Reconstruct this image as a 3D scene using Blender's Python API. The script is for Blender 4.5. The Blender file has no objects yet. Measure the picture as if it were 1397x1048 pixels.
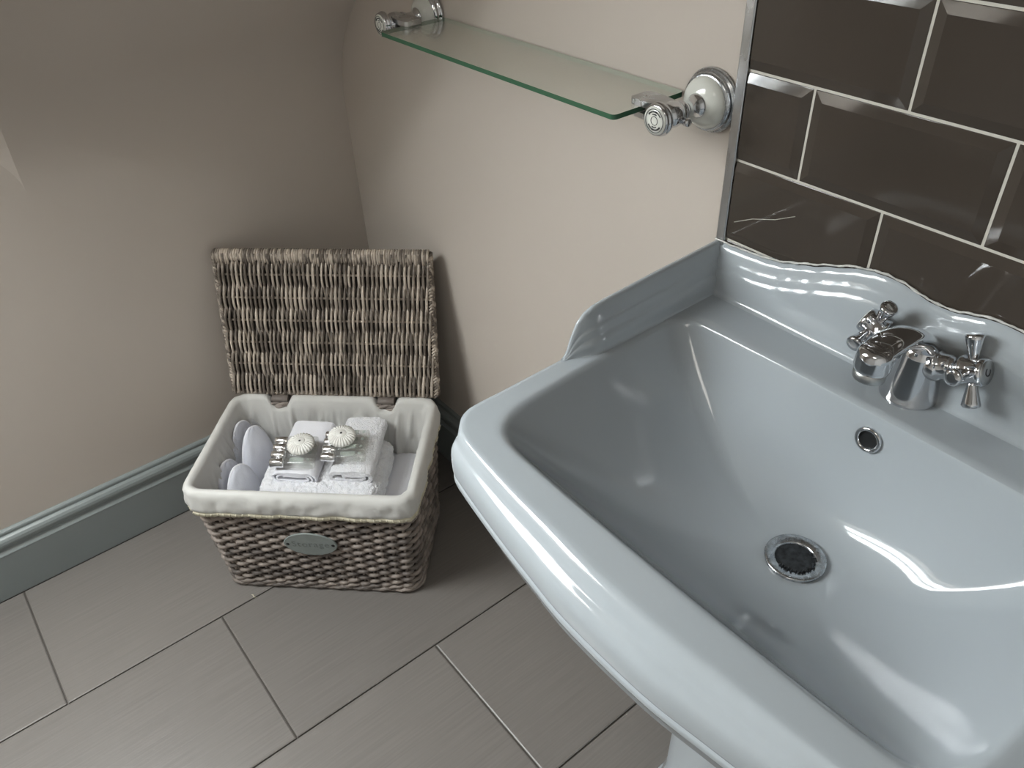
import bpy, bmesh, math, random
from mathutils import Vector, Matrix, noise
random.seed(7)
PI = math.pi
S = bpy.context.scene
COL = S.collection

# ------------------------------------------------------------------ helpers
class MB:
    def __init__(s): s.v = []; s.f = []; s.m = []; s.sm = []
    def add(s, vs, fs, mi=0, smooth=True):
        o = len(s.v); s.v += [tuple(p) for p in vs]
        for f in fs:
            s.f.append(tuple(i + o for i in f)); s.m.append(mi); s.sm.append(smooth)
    def grid(s, rows, closed_u=False, closed_v=False, mi=0, smooth=True):
        """rows: list of lists of points"""
        n = len(rows); k = len(rows[0]); vs = [p for r in rows for p in r]; fs = []
        for i in range(n if closed_v else n - 1):
            for j in range(k if closed_u else k - 1):
                a = i * k + j; b = i * k + (j + 1) % k; i2 = (i + 1) % n
                fs.append((a, b, i2 * k + (j + 1) % k, i2 * k + j))
        s.add(vs, fs, mi, smooth)
    def tube(s, pts, r, seg=8, closed=False, mi=0, caps=True, flat=1.0, upv=None):
        pts = [Vector(p) for p in pts]; n = len(pts); rows = []
        prev = None
        for i, p in enumerate(pts):
            if closed: t = pts[(i + 1) % n] - pts[i - 1]
            else: t = pts[min(i + 1, n - 1)] - pts[max(i - 1, 0)]
            t.normalize()
            if upv is not None: a = Vector(upv)
            elif prev is None: a = Vector((0, 0, 1)) if abs(t.z) < .9 else Vector((1, 0, 0))
            else: a = prev
            b = t.cross(a)
            if b.length < 1e-6: b = t.cross(Vector((.3, .7, .2)))
            b.normalize(); a = b.cross(t); a.normalize(); prev = a
            rr = r[i] if isinstance(r, (list, tuple)) else r
            rows.append([p + (a * math.cos(2 * PI * k / seg) * flat + b * math.sin(2 * PI * k / seg)) * rr for k in range(seg)])
        s.grid(rows, closed_u=True, closed_v=closed, mi=mi)
        if caps and not closed:
            o = len(s.v) - n * seg
            s.f.append(tuple(o + k for k in range(seg))[::-1]); s.m.append(mi); s.sm.append(True)
            s.f.append(tuple(o + (n - 1) * seg + k for k in range(seg))); s.m.append(mi); s.sm.append(True)
    def lathe(s, prof, M=None, seg=48, mi=0, cap0=True, cap1=True, a0=0):
        """prof: (radius, height) along local z"""
        M = M or Matrix()
        rows = [[M @ Vector((r * math.cos(2 * PI * k / seg), r * math.sin(2 * PI * k / seg), h)) for k in range(seg)] for r, h in prof]
        s.grid(rows, closed_u=True, mi=mi)
        o = len(s.v) - len(prof) * seg
        if cap0 and prof[0][0] > 1e-5: s.f.append(tuple(o + k for k in range(seg))[::-1]); s.m.append(mi); s.sm.append(False)
        if cap1 and prof[-1][0] > 1e-5: s.f.append(tuple(o + (len(prof) - 1) * seg + k for k in range(seg))); s.m.append(mi); s.sm.append(False)
    def box(s, lo, hi, M=None, mi=0):
        M = M or Matrix(); x0, y0, z0 = lo; x1, y1, z1 = hi
        vs = [M @ Vector(p) for p in ((x0,y0,z0),(x1,y0,z0),(x1,y1,z0),(x0,y1,z0),(x0,y0,z1),(x1,y0,z1),(x1,y1,z1),(x0,y1,z1))]
        s.add(vs, [(0,3,2,1),(4,5,6,7),(0,1,5,4),(1,2,6,5),(2,3,7,6),(3,0,4,7)], mi, False)
    def prism(s, poly, f, smooth=False, mi=0):
        """poly: list of 2d points, f(p,t) -> 3d for t in 0,1"""
        n = len(poly); a = [f(p, 0) for p in poly]; b = [f(p, 1) for p in poly]
        s.add(a + b, [(i, (i + 1) % n, n + (i + 1) % n, n + i) for i in range(n)], mi, smooth)
        s.add(a, [tuple(range(n))[::-1]], mi, False); s.add(b, [tuple(range(n))], mi, False)
    def build(s, name, mats, parent=None, bevel=0, smooth_all=None, sub=0, solid=0, fixn=True):
        me = bpy.data.meshes.new(name); me.from_pydata(s.v, [], s.f)
        if not isinstance(mats, (list, tuple)): mats = [mats]
        for m in mats: me.materials.append(m)
        me.polygons.foreach_set('material_index', s.m)
        me.polygons.foreach_set('use_smooth', s.sm if smooth_all is None else [smooth_all] * len(s.f))
        me.update()
        if fixn:
            bm = bmesh.new(); bm.from_mesh(me); bmesh.ops.recalc_face_normals(bm, faces=bm.faces); bm.to_mesh(me); bm.free()
        o = bpy.data.objects.new(name, me); COL.objects.link(o)
        if parent: o.parent = parent
        if solid:
            md = o.modifiers.new('Solid', 'SOLIDIFY'); md.thickness = solid; md.offset = 0
        if sub:
            md = o.modifiers.new('Sub', 'SUBSURF'); md.levels = md.render_levels = sub
        if bevel:
            md = o.modifiers.new('Bevel', 'BEVEL'); md.width = bevel; md.segments = 3; md.limit_method = 'ANGLE'; md.angle_limit = .6
        return o

def tag(o, label, cat, group=None):
    o['label'] = label; o['category'] = cat
    if group: o['group'] = group
    return o
def empty(name, loc=(0, 0, 0), rot=None):
    o = bpy.data.objects.new(name, None); COL.objects.link(o); o.location = loc; o.empty_display_size = .05
    if rot is not None: o.rotation_euler = rot
    return o
def struct(o): o['kind'] = 'structure'; return o
def copy_tree(o, parent=None):
    c = o.copy(); COL.objects.link(c); c.parent = parent
    for ch in o.children: copy_tree(ch, c)
    return c
def lerp(a, b, t): return a + (b - a) * t
def sstep(a, b, x):
    t = max(0, min(1, (x - a) / (b - a))); return t * t * (3 - 2 * t)
def interp(tab, x):
    if x <= tab[0][0]: return tab[0][1]
    for (a, va), (b, vb) in zip(tab, tab[1:]):
        if x <= b:
            t = (x - a) / (b - a); return va + (vb - va) * (t * t * (3 - 2 * t) * .5 + t * .5)
    return tab[-1][1]

# ------------------------------------------------------------------ materials
def mat(name, col, rough=.5, metal=0, **kw):
    m = bpy.data.materials.new(name); m.use_nodes = True
    b = m.node_tree.nodes['Principled BSDF']
    b.inputs['Base Color'].default_value = (*col, 1); b.inputs['Roughness'].default_value = rough; b.inputs['Metallic'].default_value = metal
    for k, v in kw.items(): b.inputs[k].default_value = v
    return m
def nodes(m): return m.node_tree.nodes, m.node_tree.links, m.node_tree.nodes['Principled BSDF']
def noisy(m, c1, c2, scale=5, detail=4, vec=(1, 1, 1), bump=0, bscale=None, dist=.002, rr=None, island=0):
    N, L, B = nodes(m)
    tc = N.new('ShaderNodeTexCoord'); mp = N.new('ShaderNodeMapping'); mp.inputs['Scale'].default_value = vec
    L.new(tc.outputs['Object'], mp.inputs[0])
    nz = N.new('ShaderNodeTexNoise'); nz.inputs['Scale'].default_value = scale; nz.inputs['Detail'].default_value = detail
    L.new(mp.outputs[0], nz.inputs['Vector'])
    rp = N.new('ShaderNodeValToRGB'); rp.color_ramp.elements[0].color = (*c1, 1); rp.color_ramp.elements[1].color = (*c2, 1)
    rp.color_ramp.elements[0].position = .3; rp.color_ramp.elements[1].position = .7
    src = nz.outputs['Fac']
    if island:
        g = N.new('ShaderNodeNewGeometry'); ad = N.new('ShaderNodeMath'); ad.operation = 'MULTIPLY_ADD'
        L.new(g.outputs['Random Per Island'], ad.inputs[0]); ad.inputs[1].default_value = island; 
        sb = N.new('ShaderNodeMath'); sb.operation = 'SUBTRACT'; L.new(nz.outputs['Fac'], sb.inputs[0]); sb.inputs[1].default_value = island / 2
        L.new(sb.outputs[0], ad.inputs[2]); src = ad.outputs[0]
    L.new(src, rp.inputs[0]); L.new(rp.outputs[0], B.inputs['Base Color'])
    if bump:
        n2 = N.new('ShaderNodeTexNoise'); n2.inputs['Scale'].default_value = bscale or scale; n2.inputs['Detail'].default_value = 6
        L.new(mp.outputs[0], n2.inputs['Vector'])
        bp = N.new('ShaderNodeBump'); bp.inputs['Strength'].default_value = bump; bp.inputs['Distance'].default_value = dist
        L.new(n2.outputs['Fac'], bp.inputs['Height']); L.new(bp.outputs[0], B.inputs['Normal'])
    if rr:
        mr = N.new('ShaderNodeMapRange'); mr.inputs[3].default_value = rr[0]; mr.inputs[4].default_value = rr[1]
        L.new(nz.outputs['Fac'], mr.inputs[0]); L.new(mr.outputs[0], B.inputs['Roughness'])
    return m
def clear(name, tint, gloss=1.45, rough=.02, solid=0.0, scol=(.8, .8, .8)):
    m = bpy.data.materials.new(name); m.use_nodes = True; N = m.node_tree.nodes; L = m.node_tree.links
    N.clear(); out = N.new('ShaderNodeOutputMaterial'); tr = N.new('ShaderNodeBsdfTransparent'); tr.inputs[0].default_value = (*tint, 1)
    gl = N.new('ShaderNodeBsdfGlossy'); gl.inputs['Roughness'].default_value = rough; gl.inputs[0].default_value = (1, 1, 1, 1)
    lw = N.new('ShaderNodeLayerWeight'); lw.inputs[0].default_value = .5
    pw = N.new('ShaderNodeMath'); pw.operation = 'POWER'; L.new(lw.outputs['Facing'], pw.inputs[0]); pw.inputs[1].default_value = 4
    f0 = ((gloss - 1) / (gloss + 1)) ** 2
    fr = N.new('ShaderNodeMath'); fr.operation = 'MULTIPLY_ADD'; L.new(pw.outputs[0], fr.inputs[0]); fr.inputs[1].default_value = .8; fr.inputs[2].default_value = f0
    base = tr
    if solid:
        df = N.new('ShaderNodeBsdfDiffuse'); df.inputs[0].default_value = (*scol, 1); mx0 = N.new('ShaderNodeMixShader'); mx0.inputs[0].default_value = solid
        L.new(tr.outputs[0], mx0.inputs[1]); L.new(df.outputs[0], mx0.inputs[2]); base = mx0
    mx = N.new('ShaderNodeMixShader'); L.new(fr.outputs[0], mx.inputs[0]); L.new(base.outputs[0], mx.inputs[1]); L.new(gl.outputs[0], mx.inputs[2])
    L.new(mx.outputs[0], out.inputs[0]); return m

M = {}
M['wall'] = noisy(mat('wall_paint', (.5, .46, .41), .62, **{'Specular IOR Level': .3}), (.55, .495, .44), (.585, .53, .475), 1.5, 3, bump=.12, bscale=180, dist=.0006)
M['ceiling'] = mat('ceiling_paint', (.82, .82, .80), .7)
M['bounce_white'] = mat('bounce_white_paint', (.80, .79, .77), .7)  # out-of-view walls whitened to bounce fill light into the room
M['skirt'] = noisy(mat('skirting_paint', (.33, .38, .38), .28), (.23, .26, .26), (.26, .29, .29), 3, 3, rr=(.24, .34))
M['ceramic'] = mat('ceramic_glaze', (.41, .45, .48), .09, **{'Coat Weight': .15, 'Coat Roughness': .03})
M['chrome'] = noisy(mat('chrome', (.62, .63, .65), .06, 1), (.58, .59, .61), (.68, .69, .71), 12, 4, rr=(.04, .12))
M['chrome_worn'] = noisy(mat('chrome_worn', (.5, .5, .5), .2, 1), (.38, .40, .42), (.66, .68, .70), 150, 8, bump=.3, bscale=300, dist=.0004, rr=(.4, .12))
M['satin'] = mat('satin_metal', (.45, .46, .46), .35, 1)
M['porcelain'] = mat('porcelain', (.66, .67, .62), .12, **{'Coat Weight': .4})
M['dark'] = mat('dark_void', (.004, .005, .006), .6)  # near-black for the plate screws and the overflow's painted shade
M['hole_shade_grime'] = noisy(mat('hole_shade_grime', (.01, .012, .014), .5), (.004, .005, .006), (.035, .04, .045), 180, 8, bump=.6, bscale=200)  # shade of the drain hole as near-black colour, with grime specks
M['ink'] = mat('printed_mark', (.03, .03, .035), .4)
M['cap'] = mat('cap_chrome', (.82, .82, .83), .16, 1)
M['glass'] = clear('shelf_glass', (.965, .975, .95), 1.45, .05, solid=.12, scol=(.80, .82, .74))
M['glass_edge'] = mat('shelf_glass_edge', (.035, .11, .06), .12)
M['bottle'] = clear('clear_bottle', (.93, .93, .92), 1.6, .03, solid=.05, scol=(.85, .87, .84))
M['film'] = clear('plastic_film', (.96, .96, .97), 1.5, .10, solid=.05)
M['pane'] = clear('window_glass', (.96, .98, .98), 1.45, .02)
M['linen'] = noisy(mat('liner_cotton', (.56, .55, .51), .85, **{'Sheen Weight': .2}), (.57, .565, .545), (.64, .635, .61), 6, 4, bump=.15, bscale=260, dist=.0008)
N, L, B = nodes(M['linen'])
tc = N.new('ShaderNodeTexCoord'); rg = N.new('ShaderNodeTexNoise'); rg.noise_type = 'RIDGED_MULTIFRACTAL'; rg.inputs['Scale'].default_value = 7; rg.inputs['Detail'].default_value = 2.5; rg.inputs['Distortion'].default_value = .8
L.new(tc.outputs['Object'], rg.inputs['Vector']); b2_ = N.new('ShaderNodeBump'); b2_.inputs['Strength'].default_value = .9; b2_.inputs['Distance'].default_value = .013
L.new(rg.outputs['Fac'], b2_.inputs['Height']); L.new(B.inputs['Normal'].links[0].from_socket, b2_.inputs['Normal']); L.new(b2_.outputs[0], B.inputs['Normal'])
M['lace'] = mat('cream_lace', (.62, .58, .45), .85)
M['towel'] = noisy(mat('white_terry', (.83, .83, .86), .95, **{'Sheen Weight': .5}), (.87, .88, .93), (.94, .94, .97), 60, 5, bump=1.0, bscale=420, dist=.004)
M['towel_flat'] = noisy(mat('white_cotton', (.8, .8, .84), .9, **{'Sheen Weight': .3}), (.82, .83, .89), (.87, .87, .92), 20, 4, bump=.4, bscale=500, dist=.0012)
M['slip'] = noisy(mat('slipper_fleece', (.62, .64, .70), .92, **{'Sheen Weight': .5}), (.68, .70, .78), (.76, .78, .85), 25, 4, bump=.3, bscale=300, dist=.001)
M['paper'] = noisy(mat('soap_wrap', (.78, .77, .73), .5), (.74, .73, .69), (.84, .83, .80), 40, 3)
M['plate'] = noisy(mat('zinc_plate', (.25, .28, .27), .55, .2), (.24, .27, .26), (.28, .31, .30), 40, 4)
M['plate_text'] = mat('zinc_letters', (.17, .19, .185), .6, .2)
M['leather'] = mat('leatherette', (.16, .135, .12), .55)
M['wicker'] = noisy(mat('willow_dark', (.2, .16, .13), .6), (.115, .098, .088), (.30, .255, .225), 30, 5, island=.5, bump=.5, bscale=160, dist=.0012, rr=(.45, .65))
M['wicker_lid'] = noisy(mat('willow_pale', (.3, .25, .2), .55), (.15, .125, .105), (.60, .52, .44), 28, 5, island=.55, bump=.5, bscale=160, dist=.0012, rr=(.4, .6))
M['gap_shade'] = mat('weave_gap_shade', (.05, .042, .037), .8)  # near-black backing puts the shade in the weave's gaps into colour
M['tile'] = noisy(mat('brown_glaze', (.05, .04, .033), .07), (.050, .041, .033), (.062, .051, .042), 4, 3)
M['grout'] = mat('grout', (.58, .56, .50), .85)
M['caulk'] = noisy(mat('caulk', (.6, .6, .57), .6), (.45, .45, .42), (.75, .75, .72), 90, 5)
M['trim'] = noisy(mat('trim_chrome', (.5, .5, .5), .22, 1), (.38, .39, .40), (.66, .67, .68), 30, 6, vec=(1, 1, .4), rr=(.15, .4))
M['white_paint'] = mat('white_gloss', (.8, .81, .8), .3)

# ------------------------------------------------------------------ floor with tiles
FW, FL = .3366, .602
m = mat('floor_tile', (.3, .27, .25), .34); N, L, B = nodes(m)
tc = N.new('ShaderNodeTexCoord'); mp = N.new('ShaderNodeMapping'); mp.inputs['Scale'].default_value = (90, 2.2, 1)
L.new(tc.outputs['Object'], mp.inputs[0]); nz = N.new('ShaderNodeTexNoise'); nz.inputs['Scale'].default_value = 3; nz.inputs['Detail'].default_value = 6
L.new(mp.outputs[0], nz.inputs['Vector']); rp = N.new('ShaderNodeValToRGB')
rp.color_ramp.elements[0].color = (.165, .152, .141, 1); rp.color_ramp.elements[1].color = (.195, .180, .167, 1); rp.color_ramp.elements[0].position = .3; rp.color_ramp.elements[1].position = .7
g = N.new('ShaderNodeNewGeometry')
L.new(nz.outputs['Fac'], rp.inputs[0])
hs = N.new('ShaderNodeHueSaturation'); mr = N.new('ShaderNodeMapRange'); mr.inputs[3].default_value = .94; mr.inputs[4].default_value = 1.06
L.new(g.outputs['Random Per Island'], mr.inputs[0]); L.new(mr.outputs[0], hs.inputs['Value']); L.new(rp.outputs[0], hs.inputs['Color']); L.new(hs.outputs[0], B.inputs['Base Color'])
bp = N.new('ShaderNodeBump'); bp.inputs['Strength'].default_value = .25; bp.inputs['Distance'].default_value = .0008; L.new(nz.outputs['Fac'], bp.inputs['Height']); L.new(bp.outputs[0], B.inputs['Normal'])
M['floor'] = m
M['floor_grout'] = mat('floor_grout', (.095, .085, .075), .8)
fb = MB(); fb.box((-.1, -2.7, -.06), (2.8, .05, -.004), mi=1)
x1 = .3546
yoff = {0: -.9358, 1: -.6345, 2: -.339}
G = .0016; e = .0022
for i in range(-1, 7):
    xa = x1 + (i - 1) * FW + G; xb = x1 + i * FW - G
    y0 = -.9358 if i % 2 == 0 else -.6345
    if i in (2,): y0 = -.339 - FL
    if i == 0: y0 = -.9358
    if i == 1: y0 = -.6345
    k = -6
    for k in range(-5, 4):
        ya = y0 + k * FL + G; yb = y0 + (k + 1) * FL - G
        if ya > .04 or yb < -2.65: continue
        xa_, xb_ = max(xa, -.1), min(xb, 2.8); ya_, yb_ = max(ya, -2.7), min(yb, .05)
        if xb_ - xa_ < .02: continue
        vs = [(xa_, ya_, -.004), (xb_, ya_, -.004), (xb_, yb_, -.004), (xa_, yb_, -.004),
              (xa_, ya_, -.0012), (xb_, ya_, -.0012), (xb_, yb_, -.0012), (xa_, yb_, -.0012),
              (xa_ + e, ya_ + e, 0), (xb_ - e, ya_ + e, 0), (xb_ - e, yb_ - e, 0), (xa_ + e, yb_ - e, 0)]
        fs = [(8, 9, 10, 11)]
        for q in range(4):
            r = (q + 1) % 4; fs += [(q, r, 4 + r, 4 + q), (4 + q, 4 + r, 8 + r, 8 + q)]
        fb.add(vs, fs, 0, False)
struct(fb.build('floor', [M['floor'], M['floor_grout']]))

# ------------------------------------------------------------------ walls
HC = 2.3
# left wall: upright, then bends into the roof slope; a dormer recess for the window
prof = [(0, 0), (0, .30), (0, .70), (0, .80)]
for k in range(1, 13):
    a = k / 12 * PI / 4; r = .26
    prof.append((r * (1 - math.cos(a)), .80 + r * math.sin(a)))
xe, ze = prof[-1]
for d in (.1, .3, .6, 1.0): prof.append((xe + d, ze + d))
prof.append((xe + HC - ze, HC))
D0, D1 = -.622, -1.50
def xat(z):
    for (xa, za), (xb, zb) in zip(prof, prof[1:]):
        if za <= z <= zb: return xa + (xb - xa) * (z - za) / (zb - za)
    return prof[-1][0]
wl = MB()
def strip(ya, yb, pr):
    rows = [[(x, lerp(ya, yb, t / 4), z) for t in range(5)] for x, z in pr]; wl.grid(rows)
strip(0.0, D0, prof); strip(D1, -2.65, prof)
ZV, ZT = 1.12, 1.75      # roof window lining: upright below, level above
SPL = .30              # the near cheek of the lining is splayed
def iny(z): return D0 - SPL * sstep(.80, 1.16, z)
strip(D0, D1, [(0, 0), (0, .80)])
zl_ = sorted(set([.80 + k * .02 for k in range(17)] + [z for x, z in prof if .8 <= z < ZV]))
wl.grid([[(0, lerp(iny(z), D1, t / 4), z) for t in range(5)] for z in zl_])
def quad(a, b, c, d): wl.add([a, b, c, d], [(0, 1, 2, 3)], 0, False)
quad((ZT - ZV, iny(ZT), ZT), (ZT - ZV, D1, ZT), (xat(ZT), D1, ZT), (xat(ZT), D0, ZT))
for yy in (D0, D1):
    zz = sorted(set([z for x, z in prof if ZV <= z < ZT] + zl_ + [ZT]))
    rows = [[(lerp(max(0, z - ZV), xat(z) if z > .8 else .0002, t), lerp(iny(z) if yy == D0 else yy, yy, t), z) for t in (0, .5, 1)] for z in zz]
    wl.grid(rows, smooth=False)
strip(D0, D1, [(xat(ZT), ZT), prof[-1]])
struct(wl.build('wall_left', M['wall'], fixn=False))
wb = MB(); wb.box((-.1, 0, -.05), (2.8, .1, HC)); struct(wb.build('wall_back', M['wall']))
wb = MB(); wb.box((-.1, -2.75, -.05), (2.8, -2.65, HC)); struct(wb.build('wall_front', M['bounce_white']))
wb = MB(); wb.box((2.7, -2.7, -.05), (2.8, .05, HC)); struct(wb.build('wall_right', M['bounce_white']))
wb = MB(); wb.box((-.1, -2.7, HC), (2.8, .05, HC + .08)); struct(wb.build('ceiling', M['ceiling']))

# roof window
Mw = Matrix.Translation((0, D0 - SPL, ZV)) @ Matrix(((math.sqrt(.5), 0, -math.sqrt(.5), 0), (0, -1, 0, 0), (math.sqrt(.5), 0, math.sqrt(.5), 0), (0, 0, 0, 1)))
WL, WW = (ZT - ZV) * math.sqrt(2), D0 - SPL - D1
wf = MB()
def bar(a0, a1, b0, b1, d=.05): wf.box((a0, b0, .0), (a1, b1, d), Mw)
bar(-.02, .05, 0, WW); bar(WL - .05, WL + .02, 0, WW); bar(0, WL, 0, .05); bar(0, WL, WW - .05, WW); bar(0, WL, WW / 2 - .035, WW / 2 + .035)
w1 = struct(wf.build('window_1', M['white_paint'], bevel=.004))
pn = MB(); pn.box((0, 0, .022), (WL, WW, .028), Mw); pn.build('pane', M['pane'], w1)

# skirting boards
sk = [(0, 0), (.018, 0), (.018, .106), (.0185, .109), (.0165, .112), (.0125, .116), (.0120, .119), (.0135, .123), (.0165, .128), (.0175, .134), (.0165, .140),
      (.0135, .145), (.0100, .1475), (.0075, .1485), (.0070, .151), (.0080, .1535), (.0070, .157), (.0040, .1595), (0, .160)]
b = MB(); b.prism(sk, lambda p, t: (p[0], [0, -2.65][t], p[1])); struct(b.build('baseboard_left', M['skirt'], bevel=0))
b = MB(); b.prism(sk, lambda p, t: ([.0, 2.7][t], -p[0], p[1])); struct(b.build('baseboard_back', M['skirt'], bevel=0))

# tiled splashback + trim
XT0, XT1 = .9816, .9947
Z1g = 1.081; TH = .1017; TX = 1.0781; TL = .2039
tb = MB(); tb.box((XT1 - .002, -.0062, .0), (2.7, .001, 2.0)); gr = struct(tb.build('trim_3', M['grout']))
tb = MB(); gp = .00145; bv = .011; th = .0095; td = .0062
for r in range(-9, 9):
    z0 = Z1g + r * TH + gp; z1 = z0 + TH - 2 * gp
    off = TX if (r % 2) else TX + TL / 2
    for k in range(-1, 9):
        xa = off + k * TL + gp; xb = xa + TL - 2 * gp
        xa = max(xa, XT1 + .0005); xb = min(xb, 2.69)
        if xb - xa < .02: continue
        cut = xa < XT1 + .001
        bl = .0006 if cut else bv
        def P(x, z, y): return (x, -y, z)
        vs = [P(xa, z0, td), P(xb, z0, td), P(xb, z1, td), P(xa, z1, td),
              P(xa, z0, td + .0006), P(xb, z0, td + .0006), P(xb, z1, td + .0006), P(xa, z1, td + .0006),
              P(xa + bl, z0 + bv, th), P(xb - bv, z0 + bv, th), P(xb - bv, z1 - bv, th), P(xa + bl, z1 - bv, th)]
        fs = [(8, 9, 10, 11)]
        for q in range(4):
            s2 = (q + 1) % 4; fs += [(q, s2, 4 + s2, 4 + q), (4 + q, 4 + s2, 8 + s2, 8 + q)]
        tb.add(vs, fs, 0, False)
o = tb.build('wall_tiles', M['tile'], gr, bevel=.0012)
tb = MB()
def crack(pts, r):
    tb.tube([(x, -th - .0001, z) for x, z in pts], r, 4)
crack([(1.005, .905), (1.03, .918), (1.06, .928), (1.085, .941)], .0004)
tb.build('hairline_crack', M['grout'], gr)
tb = MB()
pts2 = [(XT0, 0), (XT0, -.0098), (XT0 + .0012, -.0112), (XT1 - .0012, -.0112), (XT1, -.0098), (XT1, 0)]
tb.prism(pts2, lambda p, t: (p[0], p[1], [.80, 2.0][t])); struct(tb.build('trim_1', M['trim'], bevel=.0005))

# ------------------------------------------------------------------ wash basin
CX = 1.267
def closed_cr(ctrl, per):
    n = len(ctrl); out = []
    for i in range(n):
        p0, p1, p2, p3 = [Vector(ctrl[(i + k) % n]) for k in (-1, 0, 1, 2)]
        for k in range(per):
            t = k / per
            out.append(.5 * ((2 * p1) + (-p0 + p2) * t + (2 * p0 - 5 * p1 + 4 * p2 - p3) * t * t + (-p0 + 3 * p1 - 3 * p2 + p3) * t ** 3))
    return out
# control points (half, left side, from back to front), same count for all rings
T_ = [(-.284, -.002), (-.284, -.03), (-.2838, -.13), (-.2835, -.25), (-.283, -.35), (-.2832, -.390), (-.2805, -.406), (-.2735, -.4175), (-.2640, -.4235), (-.251, -.4285), (-.225, -.4332), (-.164, -.438), (-.098, -.441), (-.04, -.4445)]
A_ = [(-.284, -.002), (-.284, -.03), (-.284, -.13), (-.284, -.25), (-.284, -.35), (-.284, -.394), (-.2815, -.410), (-.2760, -.4195), (-.2735, -.429), (-.2650, -.4395), (-.240, -.4465), (-.169, -.4590), (-.105, -.468), (-.045, -.4745)]
I_ = [(-.262, -.122), (-.2625, -.15), (-.262, -.20), (-.260, -.28), (-.257, -.34), (-.2535, -.365), (-.247, -.383), (-.237, -.396), (-.222, -.404), (-.200, -.4075), (-.170, -.4085), (-.12, -.4095), (-.08, -.410), (-.03, -.4105)]
Ib = [(-.03, -.0915), (-.10, -.0915), (-.17, -.092), (-.215, -.0925), (-.238, -.095), (-.254, -.105)]
Tb = [(-.03, -.002), (-.10, -.002), (-.17, -.002), (-.215, -.002), (-.26, -.002), (-.2835, -.002)]
def full(left, back):
    l = left; r = [(-x, y) for x, y in reversed(left)]; bl = back; br = [(-x, y) for x, y in reversed(back)]
    return l + r + br + bl
PER = 8
RT = closed_cr(full(T_, Tb), PER); RA = closed_cr(full(A_, Tb), PER); RI = closed_cr(full(I_, Ib), PER)
for R_ in (RT, RA):
    for p in R_: p.x = max(-.284, min(.284, p.x)); p.y = min(-.0015, p.y)
sinkE = empty('wash_basin', (CX, 0, 0))
tag(sinkE, 'pale grey ceramic pedestal washbasin with moulded raised back, below the brown tiles', 'washbasin')
ZD = .8125
bm_ = MB()
rows = []
def ringmix(a, z, base=RT, to=RA, zf=None):
    return [(lerp(p.x, q.x, a), lerp(p.y, q.y, a), z) for p, q in zip(base, to)]
# outside (bottom to top)
prof_out = [(.99, .7615), (1.0, .768), (1.0, .774), (.985, .7800), (.95, .7850), (.90, .7885), (.83, .7915), (.75, .7938), (.68, .7952), (.61, .7962), (.55, .7974), (.49, .7995), (.43, .8025), (.36, .8058), (.28, .8085), (.19, .8107), (.09, .8120), (0, .8125)]
cen = Vector((0, -.2))
for s_, z in ((.30, .60), (.36, .612), (.50, .622), (.66, .634), (.80, .655), (.90, .688), (.95, .715), (.975, .728)):
    rows.append([(lerp(cen.x, q.x, s_), lerp(cen.y, q.y, s_) if True else 0, z) for q in RA])
for a, z in ((.82, .7425), (.93, .744), (.955, .7465), (.955, .7505), (.94, .7530), (.89, .7540), (.88, .7555), (.90, .7570), (.97, .7585)):
    rows.append(ringmix(a, z))
for a, z in prof_out: rows.append(ringmix(a, z))
# top flat to inner edge
n = len(RT)
def topz(x, y): return ZD
for a in (.15, .4, .65, .85): rows.append([(lerp(p.x, q.x, a), lerp(p.y, q.y, a), ZD) for p, q in zip(RT, RI)])
DRX, DRY = .006, -.190
ZB = .667
def basin_pt(q, r, p_=2.55):
    d = Vector((q.x - DRX, q.y - DRY)); L_ = d.length
    # shape becomes rounder towards the bottom
    w = r ** 1.3
    ang = math.atan2(d.y, d.x)
    ex, ey = (.215, .10 if d.y > 0 else .19)
    circ = Vector((math.cos(ang) * .21, math.sin(ang) * .15))
    pt = (d * w + circ * (1 - w)) * r
    return Vector((DRX + pt.x, DRY + pt.y))
depth = ZD - .0065 - ZB
fill = []
for a, dz in ((.985, 0), (1.0, .0004)): pass
rows.append([(p.x, p.y, ZD) for p in RI])
RR = [(.994, .0006), (.986, .0022), (.978, .0050), (.971, .0085)]
for r, dz in RR:
    rows.append([(*basin_pt(q, r), ZD - dz) for q in RI])
r0 = .971
for k in range(1, 34):
    r = r0 * (1 - k / 33) + .115 * (k / 33)
    rr = r / r0
    z = ZD - .0085 - (depth - .002) * (1 - rr ** 3.1) / (1 - (.115 / r0) ** 3.1)
    rows.append([(*basin_pt(q, r), z) for q in RI])
zbot = rows[-1][0][2]
bm_.grid(rows, closed_u=True)
# back upstand
XP = [(.0, .9095), (.012, .9098), (.030, .914), (.045, .9175), (.060, .9185), (.075, .9175), (.095, .9135), (.125, .9035), (.150, .894), (.172, .887), (.190, .8815), (.215, .8775), (.25, .8755), (.284, .8745)]
def ztop(x): return interp(XP, abs(x))
XN = 160
def up_rows(zt):
    z0 = ZD
    pr = [(-.036, z0 - .001), (-.0325, z0 + .0004), (-.030, z0 + .002), (-.028, z0 + .006), (-.0265, z0 + .012)]
    zl = zt - .036
    pr += [(lerp(-.0265, -.0235, t), lerp(z0 + .012, zl, t)) for t in (.33, .66, 1.0)]
    pr += [(-.0230, zt - .0335), (-.0212, zt - .0310), (-.0198, zt - .0275), (-.0190, zt - .0240), (-.0176, zt - .0205), (-.0158, zt - .0172), (-.0147, zt - .0135),
           (-.0138, zt - .0098), (-.0120, zt - .0062), (-.0092, zt - .0028), (-.0060, zt - .0006), (-.0035, zt), (-.001, zt)]
    return pr
cols = []
for i in range(XN + 1):
    x = lerp(-.283, .283, i / XN); cols.append([(x, y, z) for y, z in up_rows(ztop(x))])
bm_.grid(cols)
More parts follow.
